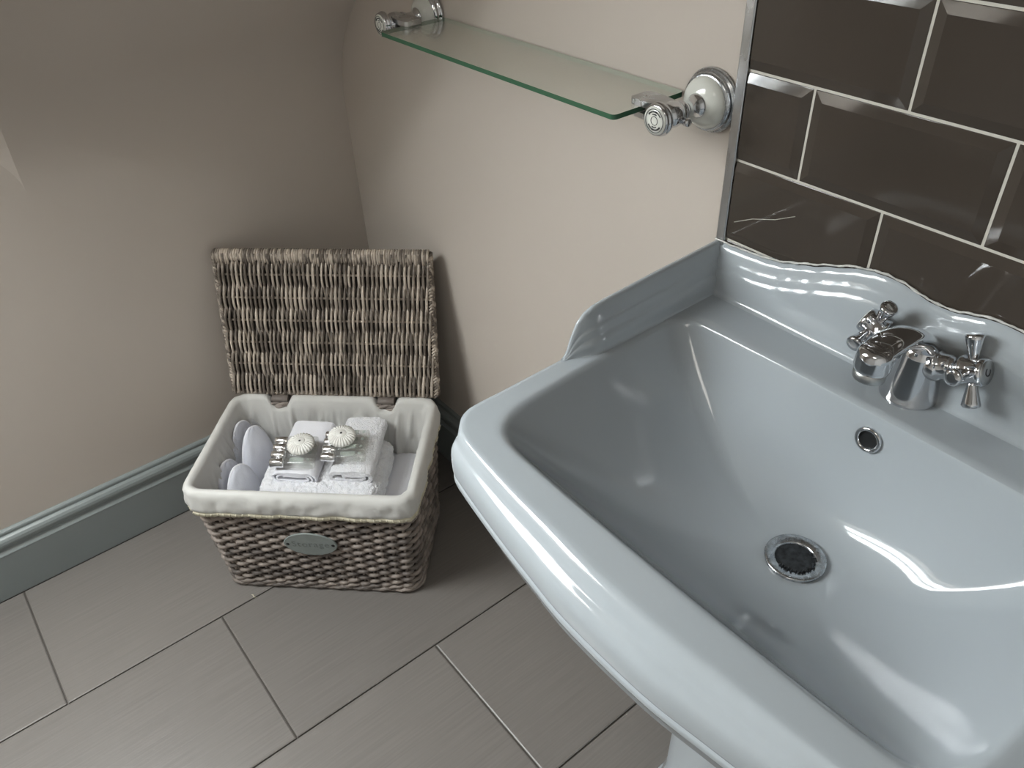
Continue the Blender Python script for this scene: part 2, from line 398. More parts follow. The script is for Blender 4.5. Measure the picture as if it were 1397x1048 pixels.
# side upstands
YP = [(0, .8745), (.10, .8725), (.200, .8695), (.222, .8678), (.235, .8635), (.244, .8560), (.251, .8440), (.256, .8320), (.2595, .8220), (.2635, .8155), (.268, .8128)]
for sg in (-1, 1):
    cols = []
    for i in range(91):
        y = -.268 * i / 90; zt = interp(YP, -y); h = (zt - ZD) / .06
        z0 = ZD
        taper = sstep(.268, .222, -y)
        wd = lerp(.25, 1, taper)
        prl = [(.0235 * wd, z0 - .001), (.0215 * wd, z0 + .0006 * h), (.0205 * wd, z0 + .003 * h), (.0200 * wd, z0 + .010 * h), (.0192 * wd, z0 + .0185 * h), (.0170 * wd, z0 + .021 * h), (.0152 * wd, z0 + .025 * h),
               (.0148 * wd, z0 + .0335 * h), (.0128 * wd, z0 + .0365 * h), (.0110 * wd, z0 + .0395 * h), (.0105 * wd, z0 + .0475 * h), (.0085 * wd, z0 + .0510 * h), (.0072 * wd, z0 + .0560 * h), (.0058 * wd, z0 + .0590 * h), (.0035 * wd, z0 + .0600 * h), (.0012, z0 + .0595 * h), (0, z0 + .057 * h), (0, z0 + .03 * h), (0, z0 - .006)]
        cols.append([(sg * (.284 - dx), y - .001, z) for dx, z in prl])
    bm_.grid(cols)
bowl = bm_.build('bowl', M['ceramic'], sinkE, fixn=True)
# pedestal
pb = MB()
def ped_ring(w, yb, yf, z, c=.03):
    pts = [(-w, yb), (-w, yf + c), (-w + c * .35, yf + c * .45), (-w + c, yf), (0, yf - .006), (w - c, yf), (w - c * .35, yf + c * .45), (w, yf + c), (w, yb)]
    return [(x, y, z) for x, y in pts]
pr_ = [(.125, -.02, -.30, 0), (.125, -.02, -.30, .03), (.118, -.02, -.29, .045), (.100, -.02, -.262, .07), (.093, -.02, -.25, .15), (.092, -.02, -.248, .3), (.096, -.02, -.255, .45), (.105, -.02, -.275, .56), (.110, -.02, -.285, .60), (.110, -.02, -.285, .632)]
pb.grid([ped_ring(*q) for q in pr_], closed_u=True)
pb.build('pedestal', M['ceramic'], sinkE, bevel=.004)
# waste ring
M_ceram_hole = M['dark']
zw = zbot
wb_ = MB()
wb_.lathe([(.0315, -.0035), (.0324, .0004), (.0318, .0014), (.0302, .0017), (.0222, .0007), (.0210, -.0003), (.0203, -.002), (.0200, -.02)], Matrix.Translation((DRX, DRY, zw + .0034)), seg=64, cap0=False, cap1=False)
wst = wb_.build('waste_ring', M['chrome_worn'], sinkE)
wb_ = MB(); wb_.lathe([(.0206, -.0016), (.019, -.0052), (.0, -.0065)], Matrix.Translation((DRX, DRY, zw + .0034)), seg=40)  # dark disc stands in for the hole's shade; lumps around it are grime
for k in range(26):
    a = random.uniform(-.9, 2.2) - .4; rr = random.uniform(.0185, .0215)
    wb_.lathe([(0, -.001), (random.uniform(.0008, .0022), 0), (.0008, random.uniform(.001, .0025)), (0, .003)], Matrix.Translation((DRX + rr * math.cos(a - .6), DRY + rr * math.sin(a - .6), zw + .0036)), seg=7)
wb_.build('waste_hole', M['hole_shade_grime'], wst)
# overflow on the back slope
ov = Vector((.002, -.1035, .783)); nrm = Vector((0, -.80, .60)).normalized()
# find surface normal/point on the loft
best = None
for r_i in range(len(rows) - 34, len(rows)):
    for p in rows[r_i]:
        if abs(p[0]) < .02 and p[1] > DRY:
            d = abs(p[2] - .783)
            if best is None or d < best[0]: best = (d, p, r_i)
pj = best[1]; idx = rows[best[2]].index(pj); p2 = rows[best[2] + 1][idx]; p0 = rows[best[2] - 1][idx]
tg = (Vector(p2) - Vector(p0)).normalized(); nrm = Vector((0, tg.z, -tg.y)).normalized()
if nrm.z < 0: nrm = -nrm
Mo = Matrix.Translation(Vector((.004, pj[1], pj[2])) + nrm * .0005) @ nrm.to_track_quat('Z', 'Y').to_matrix().to_4x4()
wb_ = MB(); wb_.lathe([(.0145, -.001), (.0148, .0015), (.0138, .0030), (.0120, .0034), (.0104, .0026), (.0098, .0005), (.0098, -.004)], Mo, seg=48, cap0=False, cap1=False)
ovf = wb_.build('overflow_ring', M['chrome'], sinkE)
wb_ = MB(); wb_.lathe([(.0099, -.0002), (.0080, -.0006), (0, -.0008)], Mo, seg=32); wb_.build('overflow_hole_shade', M['dark'], ovf)  # near-black disc painted in for the shade inside the overflow
# sealant bead along wall
cb = MB(); pts = []
for i in range(241):
    x = lerp(-.284, .284, i / 240); pts.append((x, -.0125 - .0006 * noise.noise((x * 60, 0, 0)), ztop(x) + .0008 + .0010 * noise.noise((x * 90, 3, 0)) + .0006 * noise.noise((x * 300, 3, 0))))
rad = [.0012 + .0010 * noise.noise((p[0] * 120, 9, 1)) for p in pts]
cb.tube(pts, rad, 8)
cb.build('sealant', M['caulk'], sinkE)

# ------------------------------------------------------------------ tap
TY = -.034
tapE = empty('basin_tap', (CX + .004, TY, ZD)); tag(tapE, 'chrome mixer tap with two cross handles standing on the basin deck', 'tap')
t = MB()
bodyp = [(.0290, -.003), (.0293, .0012), (.0288, .0030), (.0278, .008), (.0264, .016), (.0248, .026), (.0230, .036), (.0215, .045), (.0203, .053), (.0185, .060), (.014, .066), (.007, .0695), (0, .070)]
t.lathe([(r, h) for r, h in bodyp], seg=56)
t.build('tap_body', M['chrome'], tapE)
# spout: swept flattened section
t = MB(); path = [(0, .012, .050), (0, -.003, .0655), (0, -.026, .0835), (0, -.054, .0965), (0, -.080, .1020), (0, -.098, .1020), (0, -.106, .1000)]
wv = [.0165, .0175, .0172, .0165, .0163, .0150, .0100]; hv = [.014, .0135, .0120, .0108, .0100, .0080, .0040]
P_ = closed_cr  # unused alias
pp = []
for i in range(len(path) - 1):
    a0 = Vector(path[max(i - 1, 0)]); a1 = Vector(path[i]); a2 = Vector(path[i + 1]); a3 = Vector(path[min(i + 2, len(path) - 1)])
    for k in range(5):
        u = k / 5
        pp.append((.5 * ((2 * a1) + (-a0 + a2) * u + (2 * a0 - 5 * a1 + 4 * a2 - a3) * u * u + (-a0 + 3 * a1 - 3 * a2 + a3) * u ** 3), lerp(wv[i], wv[i + 1], u), lerp(hv[i], hv[i + 1], u)))
pp.append((Vector(path[-1]), wv[-1], hv[-1]))
rws = []
for i, (c, w, h) in enumerate(pp):
    a = pp[max(i - 1, 0)][0]; b2 = pp[min(i + 1, len(pp) - 1)][0]; tg = (b2 - a).normalized(); nn = Vector((1, 0, 0)).cross(tg).normalized()
    if nn.z < 0: nn = -nn
    ring = []
    for k in range(32):
        an = 2 * PI * k / 32; cx_, sx_ = math.cos(an), math.sin(an)
        ring.append(c + Vector((1, 0, 0)) * w * math.copysign(abs(cx_) ** .95, cx_) + nn * h * math.copysign(abs(sx_) ** .95, sx_) * (1 if sx_ < 0 else .8))
    rws.append(ring)
t.grid(rws, closed_u=True)
end = rws[-1]; ec = sum((Vector(p) for p in end), Vector()) / 32
t.grid([[ec + (Vector(p) - ec) * s_ + Vector((0, -.003 * (1 - s_), 0)) for p in end] for s_ in (1, .8, .5, .01)], closed_u=True)
# outlet nose turned down
Mn = Matrix.Translation((0, -.1010, .0995)) @ Matrix.Rotation(math.radians(-6), 4, 'X')
t.lathe([(0, .0078), (.0075, .0075), (.0125, .0062), (.0153, .0040), (.0165, .0005), (.0168, -.0040), (.0168, -.0130), (.0160, -.0168), (.0145, -.018)], Mn, seg=56)
sp = t.build('spout', M['chrome'], tapE)
t = MB(); t.lathe([(.0140, -.0175), (.0150, -.0185), (.0150, -.0250), (.0140, -.0268), (.0112, -.0268), (.011, -.021)], Mn, seg=48); t.build('aerator', M['satin'], sp)
def valve(sg):
    ax = Vector((sg * .93, -.06, .36)).normalized()
    Mv = Matrix.Translation(Vector((0, 0, .041))) @ ax.to_track_quat('Z', 'Y').to_matrix().to_4x4()
    if True:
        zz = ax; yy = Vector((0, 1, 0)) ; xx = yy.cross(zz).normalized(); yy = zz.cross(xx)
        R3 = Matrix((xx, yy, zz)).transposed().to_4x4(); Mv = Matrix.Translation((0, 0, .0405)) @ R3
    t = MB()
    t.lathe([(.0165, .008), (.0165, .020), (.0158, .0235), (.0142, .0255), (.0130, .0262), (.0130, .034), (.0122, .036), (.0112, .0365), (.0112, .0440), (.0130, .0445)], Mv, seg=48)
    v = t.build('valve_body', M['chrome'], tapE)
    h = MB()
    h.lathe([(.0120, .0440), (.0142, .0450), (.0146, .0470), (.0140, .0490), (.0130, .0500), (.0130, .0625), (.0140, .0640), (.0142, .0665), (.0134, .0690), (.0122, .0695)], Mv, seg=48)
    for k in range(4):
        a = k * PI / 2 - .22
        d = Vector((math.cos(a), math.sin(a), 0)); Ma = Mv @ Matrix.Translation((0, 0, .0562)) @ d.to_track_quat('Z', 'Y').to_matrix().to_4x4()
        h.lathe([(.0045, .010), (.0048, .0145), (.0062, .0215), (.0084, .0315), (.0090, .0345), (.0080, .0362), (.0040, .0368)], Ma, seg=28)
    hd = h.build('cross_handle', M['chrome'], tapE)
    c = MB(); c.lathe([(.0122, .0685), (.0118, .0700), (.0060, .0708), (0, .0709)], Mv, seg=40); cp = c.build('index_cap', M['porcelain'] if sg < 0 else M['satin'], hd)
    cu = bpy.data.curves.new('mark', 'FONT'); cu.body = 'C'; cu.size = .012; cu.extrude = .0002; cu.align_x = 'CENTER'; cu.align_y = 'CENTER'
    to = bpy.data.objects.new('tmp', cu); me = bpy.data.meshes.new_from_object(to); bpy.data.objects.remove(to)
    me.materials.append(M['ink']); ob = bpy.data.objects.new('index_letter', me); COL.objects.link(ob); ob.parent = hd
    ob.matrix_local = Mv @ Matrix.Translation((0, 0, .0710)) @ Matrix.Rotation(math.radians(150), 4, 'Z')
valve(-1); valve(1)

# ------------------------------------------------------------------ glass shelf
ZS = 1.036
shE = MB()
def rr_poly(x0, x1, y0, y1, r, seg=5):
    out = []
    for cx_, cy_, a0 in ((x1 - r, y1 - r, 0), (x0 + r, y1 - r, 90), (x0 + r, y0 + r, 180), (x1 - r, y0 + r, 270)):
        for k in range(seg + 1):
            a = math.radians(a0 + 90 * k / seg); out.append((cx_ + r * math.cos(a), cy_ + r * math.sin(a)))
    return out
GX0, GX1, GY0, GY1 = .405, .908, -.124, -.008
poly = rr_poly(GX0, GX1, GY0, GY1, .006)
nP = len(poly); zt_, zb_ = ZS + .003, ZS - .003
a = [(x, y, zb_) for x, y in poly]; b2 = [(x, y, zt_) for x, y in poly]
shE.add(a + b2, [(i, (i + 1) % nP, nP + (i + 1) % nP, nP + i) for i in range(nP)], 1, False)
shE.add(a, [tuple(range(nP))[::-1]], 0, False); shE.add(b2, [tuple(range(nP))], 0, False)
for fi, fc_ in enumerate(shE.f):
    if all(abs(shE.v[i][1] - GY1) < .0005 for i in fc_): shE.m[fi] = 2  # bright glint along the back edge put in as a pale colour
gs = shE.build('glass_shelf', [M['glass'], M['glass_edge'], mat('shelf_back_edge_glint', (.42, .47, .40), .15)]); tag(gs, 'long clear glass shelf with green edges on the plain wall, between two chrome brackets', 'glass shelf')
def bracket(name, x, sg, label):
    E_ = empty(name, (x, 0, ZS)); tag(E_, label, 'shelf bracket', 'shelf brackets')
    R90 = Matrix.Rotation(PI / 2, 4, 'X')      # local z -> -y
    q = MB(); q.lathe([(.0355, .0003), (.0370, .0015), (.0372, .0045), (.0355, .0068), (.0335, .0074), (.0330, .0090), (.0338, .0105), (.0332, .0130), (.0312, .0150), (.0296, .0152)], R90, seg=64)
    ring = q.build('wall_ring', M['chrome_worn'] if sg > 0 else M['chrome'], E_)
    q = MB(); q.lathe([(.0300, .0140), (.0296, .0165), (.0280, .0200), (.0245, .0240), (.0195, .0272), (.0145, .0290), (.0110, .0296)], R90, seg=64)
    q.build('ceramic_rose', M['porcelain'], E_)
    q = MB(); q.lathe([(.0135, .0285), (.0138, .0300), (.0122, .0320), (.0102, .0350), (.0090, .0410), (.0092, .0470), (.0112, .0520), (.0122, .0545), (.0122, .0570), (.0105, .0585), (.0120, .0600), (.0140, .0640), (.0148, .0700), (.0140, .0760), (.0120, .0800), (.0105, .0815), (.0105, .0850)], R90, seg=48)
    q.build('arm', M['chrome'], E_)
    q = MB(); q.lathe([(.0105, .0850), (.0165, .0860), (.0185, .0880), (.0190, .0905), (.0185, .0925), (.0172, .0935), (.0176, .0950), (.0172, .0970), (.0160, .0976)], R90, seg=56)
    kn = q.build('end_knob', M['chrome'], E_)
    q = MB(); q.lathe([(.0158, .0965), (.0156, .0978), (.0080, .0986), (0, .0988)], R90, seg=48); fc = q.build('ceramic_face', M['porcelain'], kn)
    q = MB()
    def ringc(r, w=.00035):
        q.tube([R90 @ Vector((r * math.cos(2 * PI * k / 48), r * math.sin(2 * PI * k / 48), .0988)) for k in range(48)], w, 5, closed=True)
    ringc(.0130); ringc(.0048, .0004)
    rnd = random.Random(3)
    for ph in (PI / 2, -PI / 2):
        for k in range(-7, 8):
            an = ph + k * .135
            h = rnd.uniform(.0009, .0019); w = rnd.uniform(.0003, .0006)
            Mt = R90 @ Matrix.Rotation(an, 4, 'Z')
            q.box((.0100 - h / 2, -w, .0984), (.0100 + h / 2, w, .0991), Mt)
            if abs(k) < 4: q.box((.0072 - h / 2.6, -w, .0984), (.0072 + h / 2.6, w, .0991), Mt)
    q.build('printed_emblem', M['ink'], kn)
    # jaw that grips the glass edge
    q = MB(); yc = -.068
    def jaw(z0, z1, L_):
        pl = [(0, -.011), (L_ * .6, -.0165), (L_ * .92, -.0155), (L_, -.0125), (L_, .0125), (L_ * .92, .0155), (L_ * .6, .0165), (0, .011)]
        q.prism(pl, lambda p, t: (-sg * p[0], yc + p[1], [z0, z1][t]))
    jaw(.0034, .0105, .054); jaw(-.0095, -.0034, .050)
    q.box((min(-sg * .002, -sg * .036), yc - .008, -.006), (max(-sg * .002, -sg * .036), yc + .008, .006))
    q.build('glass_clamp', M['trim'], E_, bevel=.0014)
    q = MB(); Mr = Matrix.Translation((0, yc, -.004)) @ Matrix.Rotation(sg * PI / 2, 4, 'Y')
    q.lathe([(.0040, .008), (.0040, .018), (.0048, .0185), (.0048, .0235), (.0038, .0245), (0, .0247)], Mr, seg=20)
    q.build('set_screw', M['chrome'], E_)
    return E_
bracket('shelf_bracket', .9455, 1, 'chrome and ceramic bracket at the end of the glass shelf beside the brown tiles')
bracket('shelf_bracket', .362, -1, 'chrome and ceramic bracket at the far end of the glass shelf, near the sloping wall')

# ------------------------------------------------------------------ wicker hamper (local frame: u right, v back, z up)
BA = .813; BC = Vector((.337, -.351, 0))
hamE = empty('storage_basket', BC, (0, 0, BA)); tag(hamE, 'grey-brown wicker storage basket, lid open, pale cotton lining, on the floor in the corner', 'basket')
HZ = .296
def loop(hw, hd, r, n):
    """n points + normals of a rounded rectangle, by arc length; starts at front middle, runs to +u"""
    seg = []
    sl = [(hw - r), 2 * (hd - r), 2 * (hw - r), 2 * (hd - r), (hw - r)]; arc = PI / 2 * r
    tot = sum(sl) + 4 * arc; out = []
    for i in range(n):
        s_ = tot * i / n
        def straight(p, d, nn, L_): return (Vector(p) + Vector(d) * s_, Vector(nn))
        if s_ < sl[0]: out.append((Vector((s_, -hd)), Vector((0, -1)))); continue
        s_ -= sl[0]
        if s_ < arc: a_ = s_ / r; out.append((Vector((hw - r + r * math.sin(a_), -hd + r - r * math.cos(a_))), Vector((math.sin(a_), -math.cos(a_))))); continue
        s_ -= arc
        if s_ < sl[1]: out.append((Vector((hw, -hd + r + s_)), Vector((1, 0)))); continue
        s_ -= sl[1]
        if s_ < arc: a_ = s_ / r; out.append((Vector((hw - r + r * math.cos(a_), hd - r + r * math.sin(a_))), Vector((math.cos(a_), math.sin(a_))))); continue
        s_ -= arc
        if s_ < sl[2]: out.append((Vector((hw - r - s_, hd)), Vector((0, 1)))); continue
        s_ -= sl[2]
        if s_ < arc: a_ = s_ / r; out.append((Vector((-hw + r - r * math.sin(a_), hd - r + r * math.cos(a_))), Vector((-math.sin(a_), math.cos(a_))))); continue
        s_ -= arc
        if s_ < sl[3]: out.append((Vector((-hw, hd - r - s_)), Vector((-1, 0)))); continue
        s_ -= sl[3]
        if s_ < arc: a_ = s_ / r; out.append((Vector((-hw + r - r * math.cos(a_), -hd + r - r * math.sin(a_))), Vector((-math.cos(a_), -math.sin(a_))))); continue
        s_ -= arc
        out.append((Vector((-hw + r + s_, -hd)), Vector((0, -1))))
    return out
NS = 56; SP = 8; NL = NS * SP
def body_loop(z, inset=0):
    f = z / HZ
    return loop(lerp(.2105, .2275, f) - .012 - inset, lerp(.134, .1555, f) - .012 - inset, .026 - min(inset, .01), NL)
wk = MB()
rnd = random.Random(11)
NR = 25
for r in range(NR):
    z = .022 + r * (.272 - .022) / (NR - 1)
    lp = body_loop(z)
    start = rnd.randrange(NL); pos = start; done = 0
    while done < NL:
        ln = rnd.choice((10, 12, 14, 16)) * SP; ln = min(ln, NL - done + SP)
        pts = []; rad = []
        for k in range(ln + SP // 2):
            i = (pos + k) % NL; p, nn = lp[i]
            ph = PI * (i / SP + r)
            w = math.cos(ph)
            off = .0052 * (abs(w) ** .8) * (1 if w > 0 else -1) + .0006 * noise.noise((i * .05, r, 1))
            dz = .0022 * math.sin(ph + .9) + .0012 * noise.noise((i * .03, r * 2.1, 5))
            e_ = min(k, ln + SP // 2 - 1 - k)
            pts.append((p.x + nn.x * off, p.y + nn.y * off, z + dz)); rad.append(.0047 * min(1, .45 + e_ / 5) * (1 + .15 * noise.noise((i * .11, r, 8))))
        wk.tube(pts, rad, 7)
        pos = (pos + ln) % NL; done += ln
b0 = body_loop(.012); b1 = body_loop(.272)
for k in range(NS):
    i = k * SP
    ps = []
    for t_ in range(8):
        z = lerp(.006, .282, t_ / 7); p, nn = body_loop(z)[i]; ps.append((p.x, p.y, z))
    wk.tube(ps, .0030, 6)
wk.build('woven_body', M['wicker'], hamE)
# inner dark shell standing in for shade between the strands, + bottom
sh = MB(); rws = []
for z in (.010, .1, .2, .284): rws.append([(p.x, p.y, z) for p, nn in body_loop(z, .0035)])
sh.grid(rws, closed_u=True); sh.add(rws[0], [tuple(range(len(rws[0])))], 0, False)
sh.build('body_gap_backing', M['gap_shade'], hamE)
# plaited foot border: laid strands crossing each other
ft = MB()
for k in range(NS):
    for lay in range(2):
        pts = []; rad = []
        for j in range(int(SP * 3.6)):
            t_ = j / (SP * 3.6 - 1); i = (k * SP + j) % NL
            lp = b0
            p, nn = lp[i]
            zz = lerp(.004 + lay * .008, .017 + lay * .007, t_) + .001 * math.sin(j)
            of = .0065 * math.sin(PI * min(1, t_ * 1.05)) + .001 - lay * .001
            pts.append((p.x + nn.x * of, p.y + nn.y * of, zz)); rad.append(.0040 * (.55 + .45 * math.sin(PI * t_)))
        if (k + lay) % 2 == 0: ft.tube(pts, rad, 7)
for q_ in range(3):
    lp = b0; pts = []
    for i in range(0, NL, 2):
        p, nn = lp[i]; a_ = 2 * PI * i / (SP * 2.5) + q_ * 2 * PI / 3
        pts.append((p.x + nn.x * (.002 + .0035 * math.cos(a_)), p.y + nn.y * (.002 + .0035 * math.cos(a_)), .0082 + .0030 * math.sin(a_)))
    ft.tube(pts, .0040, 7, closed=True)
ft.build('foot_border', M['wicker'], hamE)
# top rim rod
rm = MB()
for q_ in range(3):
    lp = body_loop(.280); pts = []
    for i in range(0, NL, 2):
        p, nn = lp[i]; a_ = 2 * PI * i / (SP * 2.7) + q_ * 2 * PI / 3
        pts.append((p.x + nn.x * (-.001 + .0035 * math.cos(a_)), p.y + nn.y * (-.001 + .0035 * math.cos(a_)), .276 + .0033 * math.sin(a_)))
    rm.tube(pts, .0042, 7, closed=True)
rm.build('top_rim', M['wicker'], hamE)
# lining
NOT = (-.120, .112)
LN = 360
def liner_ring(o, z, row, kind):
    hw = .2275 - .010 + o; hd = .1555 - .010 + o
    if kind == 'in':
        f = z / HZ; hw -= (1 - f) * .022; hd -= (1 - f) * .024
    lp = loop(hw, hd, max(.012, .030 + o * .8), LN); out = []
    for i, (p, nn) in enumerate(lp):
        s_ = i / LN; X = Vector((math.cos(2 * PI * s_), math.sin(2 * PI * s_)))
        corner = 1 - abs(abs(nn.x) - abs(nn.y)); corner = max(0, corner)
        zz = z; d = 0
        if kind == 'cuff':
            d = .0040 * noise.noise((X.x * 9, X.y * 9, row * .35)) + .0012 * noise.noise((X.x * 26, X.y * 26, row * .5)) + corner * .0018 * math.sin(i * 1.1) * sstep(0, 4, row)
            zz += .0022 * noise.noise((X.x * 5, X.y * 5, 3)) 
        elif kind == 'in':
            amp = sstep(.285, .22, z)
            d = amp * (.0085 * noise.noise((X.x * 11, X.y * 11, z * 5)) + .0022 * noise.noise((X.x * 30, X.y * 30, z * 8)) + .0130 * (1 - abs(noise.noise((X.x * 6 + z * 7, X.y * 6 - z * 6, z * 5)) * 2.2)) ** 5)
            d = -abs(d)
        else:
            d = .0010 * noise.noise((X.x * 12, X.y * 12, row)) + corner * .0012 * math.sin(i * 1.1)
        if p.y > hd - .02 and abs(nn.y) > .9:
            bmp = sum(math.exp(-((p.x - c) / .023) ** 4) for c in NOT)
            lim = HZ - .030 * bmp
            if zz > lim: zz = lim + (zz - lim) * .12
            d += -.003 * bmp * (1 if kind == 'in' else .3)
        out.append((p.x + nn.x * d, p.y + nn.y * d, zz))
    return out
ln_ = MB(); rws = []
cuff = [(.0065, .246), (.0085, .250), (.0095, .258), (.0100, .266), (.0100, .274), (.0095, .282)]
for r_, (o, z) in enumerate(cuff): rws.append(liner_ring(o, z, len(cuff) - r_, 'cuff'))
for r_, (o, z) in enumerate([(.0080, .2885), (.0050, .2935), (.0010, .2960), (-.0040, .2958), (-.0085, .2930), (-.0112, .2880), (-.0122, .2820)]): rws.append(liner_ring(o, z, r_, 'top'))
for z in [.275, .265, .25, .235, .22, .2, .18, .16, .14, .12, .1, .08, .06, .045]: rws.append(liner_ring(-.0130, z, 0, 'in'))
for f, z in ((.9, .038), (.6, .036), (.3, .036), (.02, .036)):
    rws.append([(p[0] * f, p[1] * f, z + .002 * noise.noise((p[0] * 20 * f, p[1] * 20 * f, 0))) for p in rws[-1 if f == .9 else -1]] if f == .9 else [(p[0] * f / .9, p[1] * f / .9, z) for p in base_])
    if f == .9: base_ = rws[-1]
ln_.grid(rws, closed_u=True)
lin = ln_.build('cotton_lining', M['linen'], hamE, solid=.0012)
# lace
lc = MB(); rws = []
for r_, (o, z) in enumerate([(.0070, .248), (.0076, .243), (.0080, .2385)]):
    rg = liner_ring(o, z, 5, 'cuff')
    if r_ == 2:
        rg = [(p[0], p[1], p[2] + .0028 * abs(math.cos(i * PI / 3)) - .0025) for i, p in enumerate(rg)]
    rws.append(rg)
lc.grid(rws, closed_u=True)
for i in range(0, LN, 3):
    p = rws[1][i]; lc.tube([(p[0], p[1], p[2] + .002), (p[0] * 1.006, p[1] * 1.006, p[2] - .001), (p[0], p[1], p[2] - .004)], .0009, 5)
lc.build('lace_trim', M['lace'], lin, solid=.0012)
# name plate on the front
slope = math.atan((.1555 - .134) / HZ)
pE = MB(); Mp = Matrix.Translation((.004, -(.134 + (.1555 - .134) * .155 / HZ - .012) - .0105, .157)) @ Matrix.Rotation(PI / 2 + slope, 4, 'X')
ow, oh = .0535, .0335
def ell(a_, b_, z): return [Mp @ Vector((a_ * math.cos(2 * PI * k / 64), b_ * math.sin(2 * PI * k / 64) * (abs(math.sin(2 * PI * k / 64)) ** .12), z)) for k in range(64)]
pE.grid([ell(ow, oh, -.0015), ell(ow + .0003, oh + .0003, 0), ell(ow, oh, .0012), ell(ow - .0008, oh - .0008, .0018), ell(ow - .002, oh - .002, .0016)], closed_u=True)
pE.add(ell(ow - .002, oh - .002, .0016), [tuple(range(64))], 0, False); pE.add(ell(ow, oh, -.0015), [tuple(range(64))[::-1]], 0, False)
pl = pE.build('name_plate', M['plate'], hamE)
pE = MB()
for sx in (-1, 1):
    pE = MB(); pE.lathe([(.0034, .0012), (.0034, .0020), (.0022, .0021), (.001, .0028), (0, .0029)], Mp @ Matrix.Translation((sx * .0455, 0, 0)), seg=18); pE.build('screw', M['dark'], pl)
cu = bpy.data.curves.new('word', 'FONT'); cu.body = 'Storage'; cu.size = .024; cu.extrude = .0006; cu.offset = -.0002; cu.align_x = 'CENTER'; cu.align_y = 'CENTER'; cu.space_character = 1.12; cu.resolution_u = 4
to = bpy.data.objects.new('tmp', cu); me = bpy.data.meshes.new_from_object(to); bpy.data.objects.remove(to)
me.materials.append(M['plate_text']); ob = bpy.data.objects.new('engraved_word', me); COL.objects.link(ob); ob.parent = pl
ob.matrix_local = Mp @ Matrix.Translation((0, .001, .0014)) @ Matrix.Scale(.92, 4, (1, 0, 0))
# lid
LW, LH = .452, .314; TI = .262
hc = Vector((0, .1555, HZ - .004))
upv = Vector((0, math.sin(TI), math.cos(TI))); nv = Vector((0, -math.cos(TI), math.sin(TI)))
def LP(x, y, z): return hc + Vector((x, 0, 0)) + upv * y + nv * z
ld = MB(); NV = 94; rodp = LH / 6.5; rnd = random.Random(5)
for k in range(NV):
    x = lerp(-LW / 2 + .009, LW / 2 - .009, k / (NV - 1))
    pts = []; rad = []; n_ = 64
    shift = rnd.uniform(-.0007, .0007); thick = rnd.uniform(.88, 1.12)
    for j in range(n_):
        y = lerp(.004, LH - .004, j / (n_ - 1))
        ph = PI * (y / rodp - .5 + k)
        w = math.cos(ph)
        zz = .0070 + .0058 * math.copysign(abs(w) ** .8, w)
        xx = x + shift + .0011 * math.sin(ph) + .0014 * noise.noise((k * 2.3, y * 22, 7))
        pts.append(LP(xx, y, zz)); rad.append(.0026 * thick * (1 + .25 * noise.noise((k * 3.1, y * 40, 2))) * (.94 + .14 * w))
    ld.tube(pts, rad, 7)
for r in range(7):
    y = rodp * (r + .5)
    if y < LH: ld.tube([LP(-LW / 2 + .006, y, .0075), LP(LW / 2 - .006, y, .0075)], .0024, 8)
lid = ld.build('lid', M['wicker_lid'], hamE)
lf = MB()
def frame_pts(ins, z):
    out = []; w = LW / 2 - ins; r = .012
    for cx_, cy_, a0 in ((w - r, LH - ins - r, 0), (-w + r, LH - ins - r, 90), (-w + r, ins + r, 180), (w - r, ins + r, 270)):
        for k in range(5):
            a_ = math.radians(a0 + 90 * k / 4); out.append((cx_ + r * math.cos(a_), cy_ + r * math.sin(a_)))
    return out
def dens(poly, step=.003):
    out = []
    for i in range(len(poly)):
        a_ = Vector(poly[i]); b_ = Vector(poly[(i + 1) % len(poly)]); n_ = max(1, int((b_ - a_).length / step))
        out += [a_.lerp(b_, k / n_) for k in range(n_)]
    return out
fp = dens(frame_pts(.004, 0))
for zc in (.004, -.003):
    for q_ in range(3):
        pts = []
        for i, p in enumerate(fp):
            a_ = 2 * PI * i / 11 + q_ * 2 * PI / 3
            c_ = Vector((0, LH / 2)); d_ = (p - c_).normalized()
            pts.append(LP(p.x + d_.x * .0028 * math.cos(a_), p.y + d_.y * .0028 * math.cos(a_), zc + .0028 * math.sin(a_)))
        lf.tube(pts, .0030, 6, closed=True)
# wrapped ends over the top edge and the sides
for k in range(92):
    x = lerp(-LW / 2 + .008, LW / 2 - .008, k / 91) + rnd.uniform(-.0007, .0007)
    h = rnd.uniform(.018, .030)
    pts = [LP(x, LH - h, .0100), LP(x, LH - .012, .0115), LP(x, LH - .004, .0105), LP(x, LH + .0010, .005), LP(x, LH + .0012, -.002), LP(x, LH - .003, -.0055)]
    lf.tube(pts, [.0018, .0027, .0028, .0027, .0026, .002], 6)
for sx in (-1, 1):
    for k in range(46):
        y = lerp(.006, LH - .008, k / 45); w = sx * (LW / 2 - .003)
        lf.tube([LP(w - sx * .007, y - .004, .0095), LP(w - sx * .002, y, .0085), LP(w + sx * .0015, y + .001, .002), LP(w + sx * .0015, y + .004, -.003), LP(w - sx * .004, y + .006, -.0055)], [.002, .0026, .0027, .0026, .0018], 6)
lf.build('lid_border', M['wicker_lid'], lid)
bk = MB(); bk.prism([(-LW / 2 + .008, .006), (LW / 2 - .008, .006), (LW / 2 - .008, LH - .006), (-LW / 2 + .008, LH - .006)], lambda p, t: LP(p[0], p[1], [-.004, -.001][t]))
bk.build('lid_gap_backing', M['gap_shade'], lid)  # dark sheet painted as the shade behind the lid strands
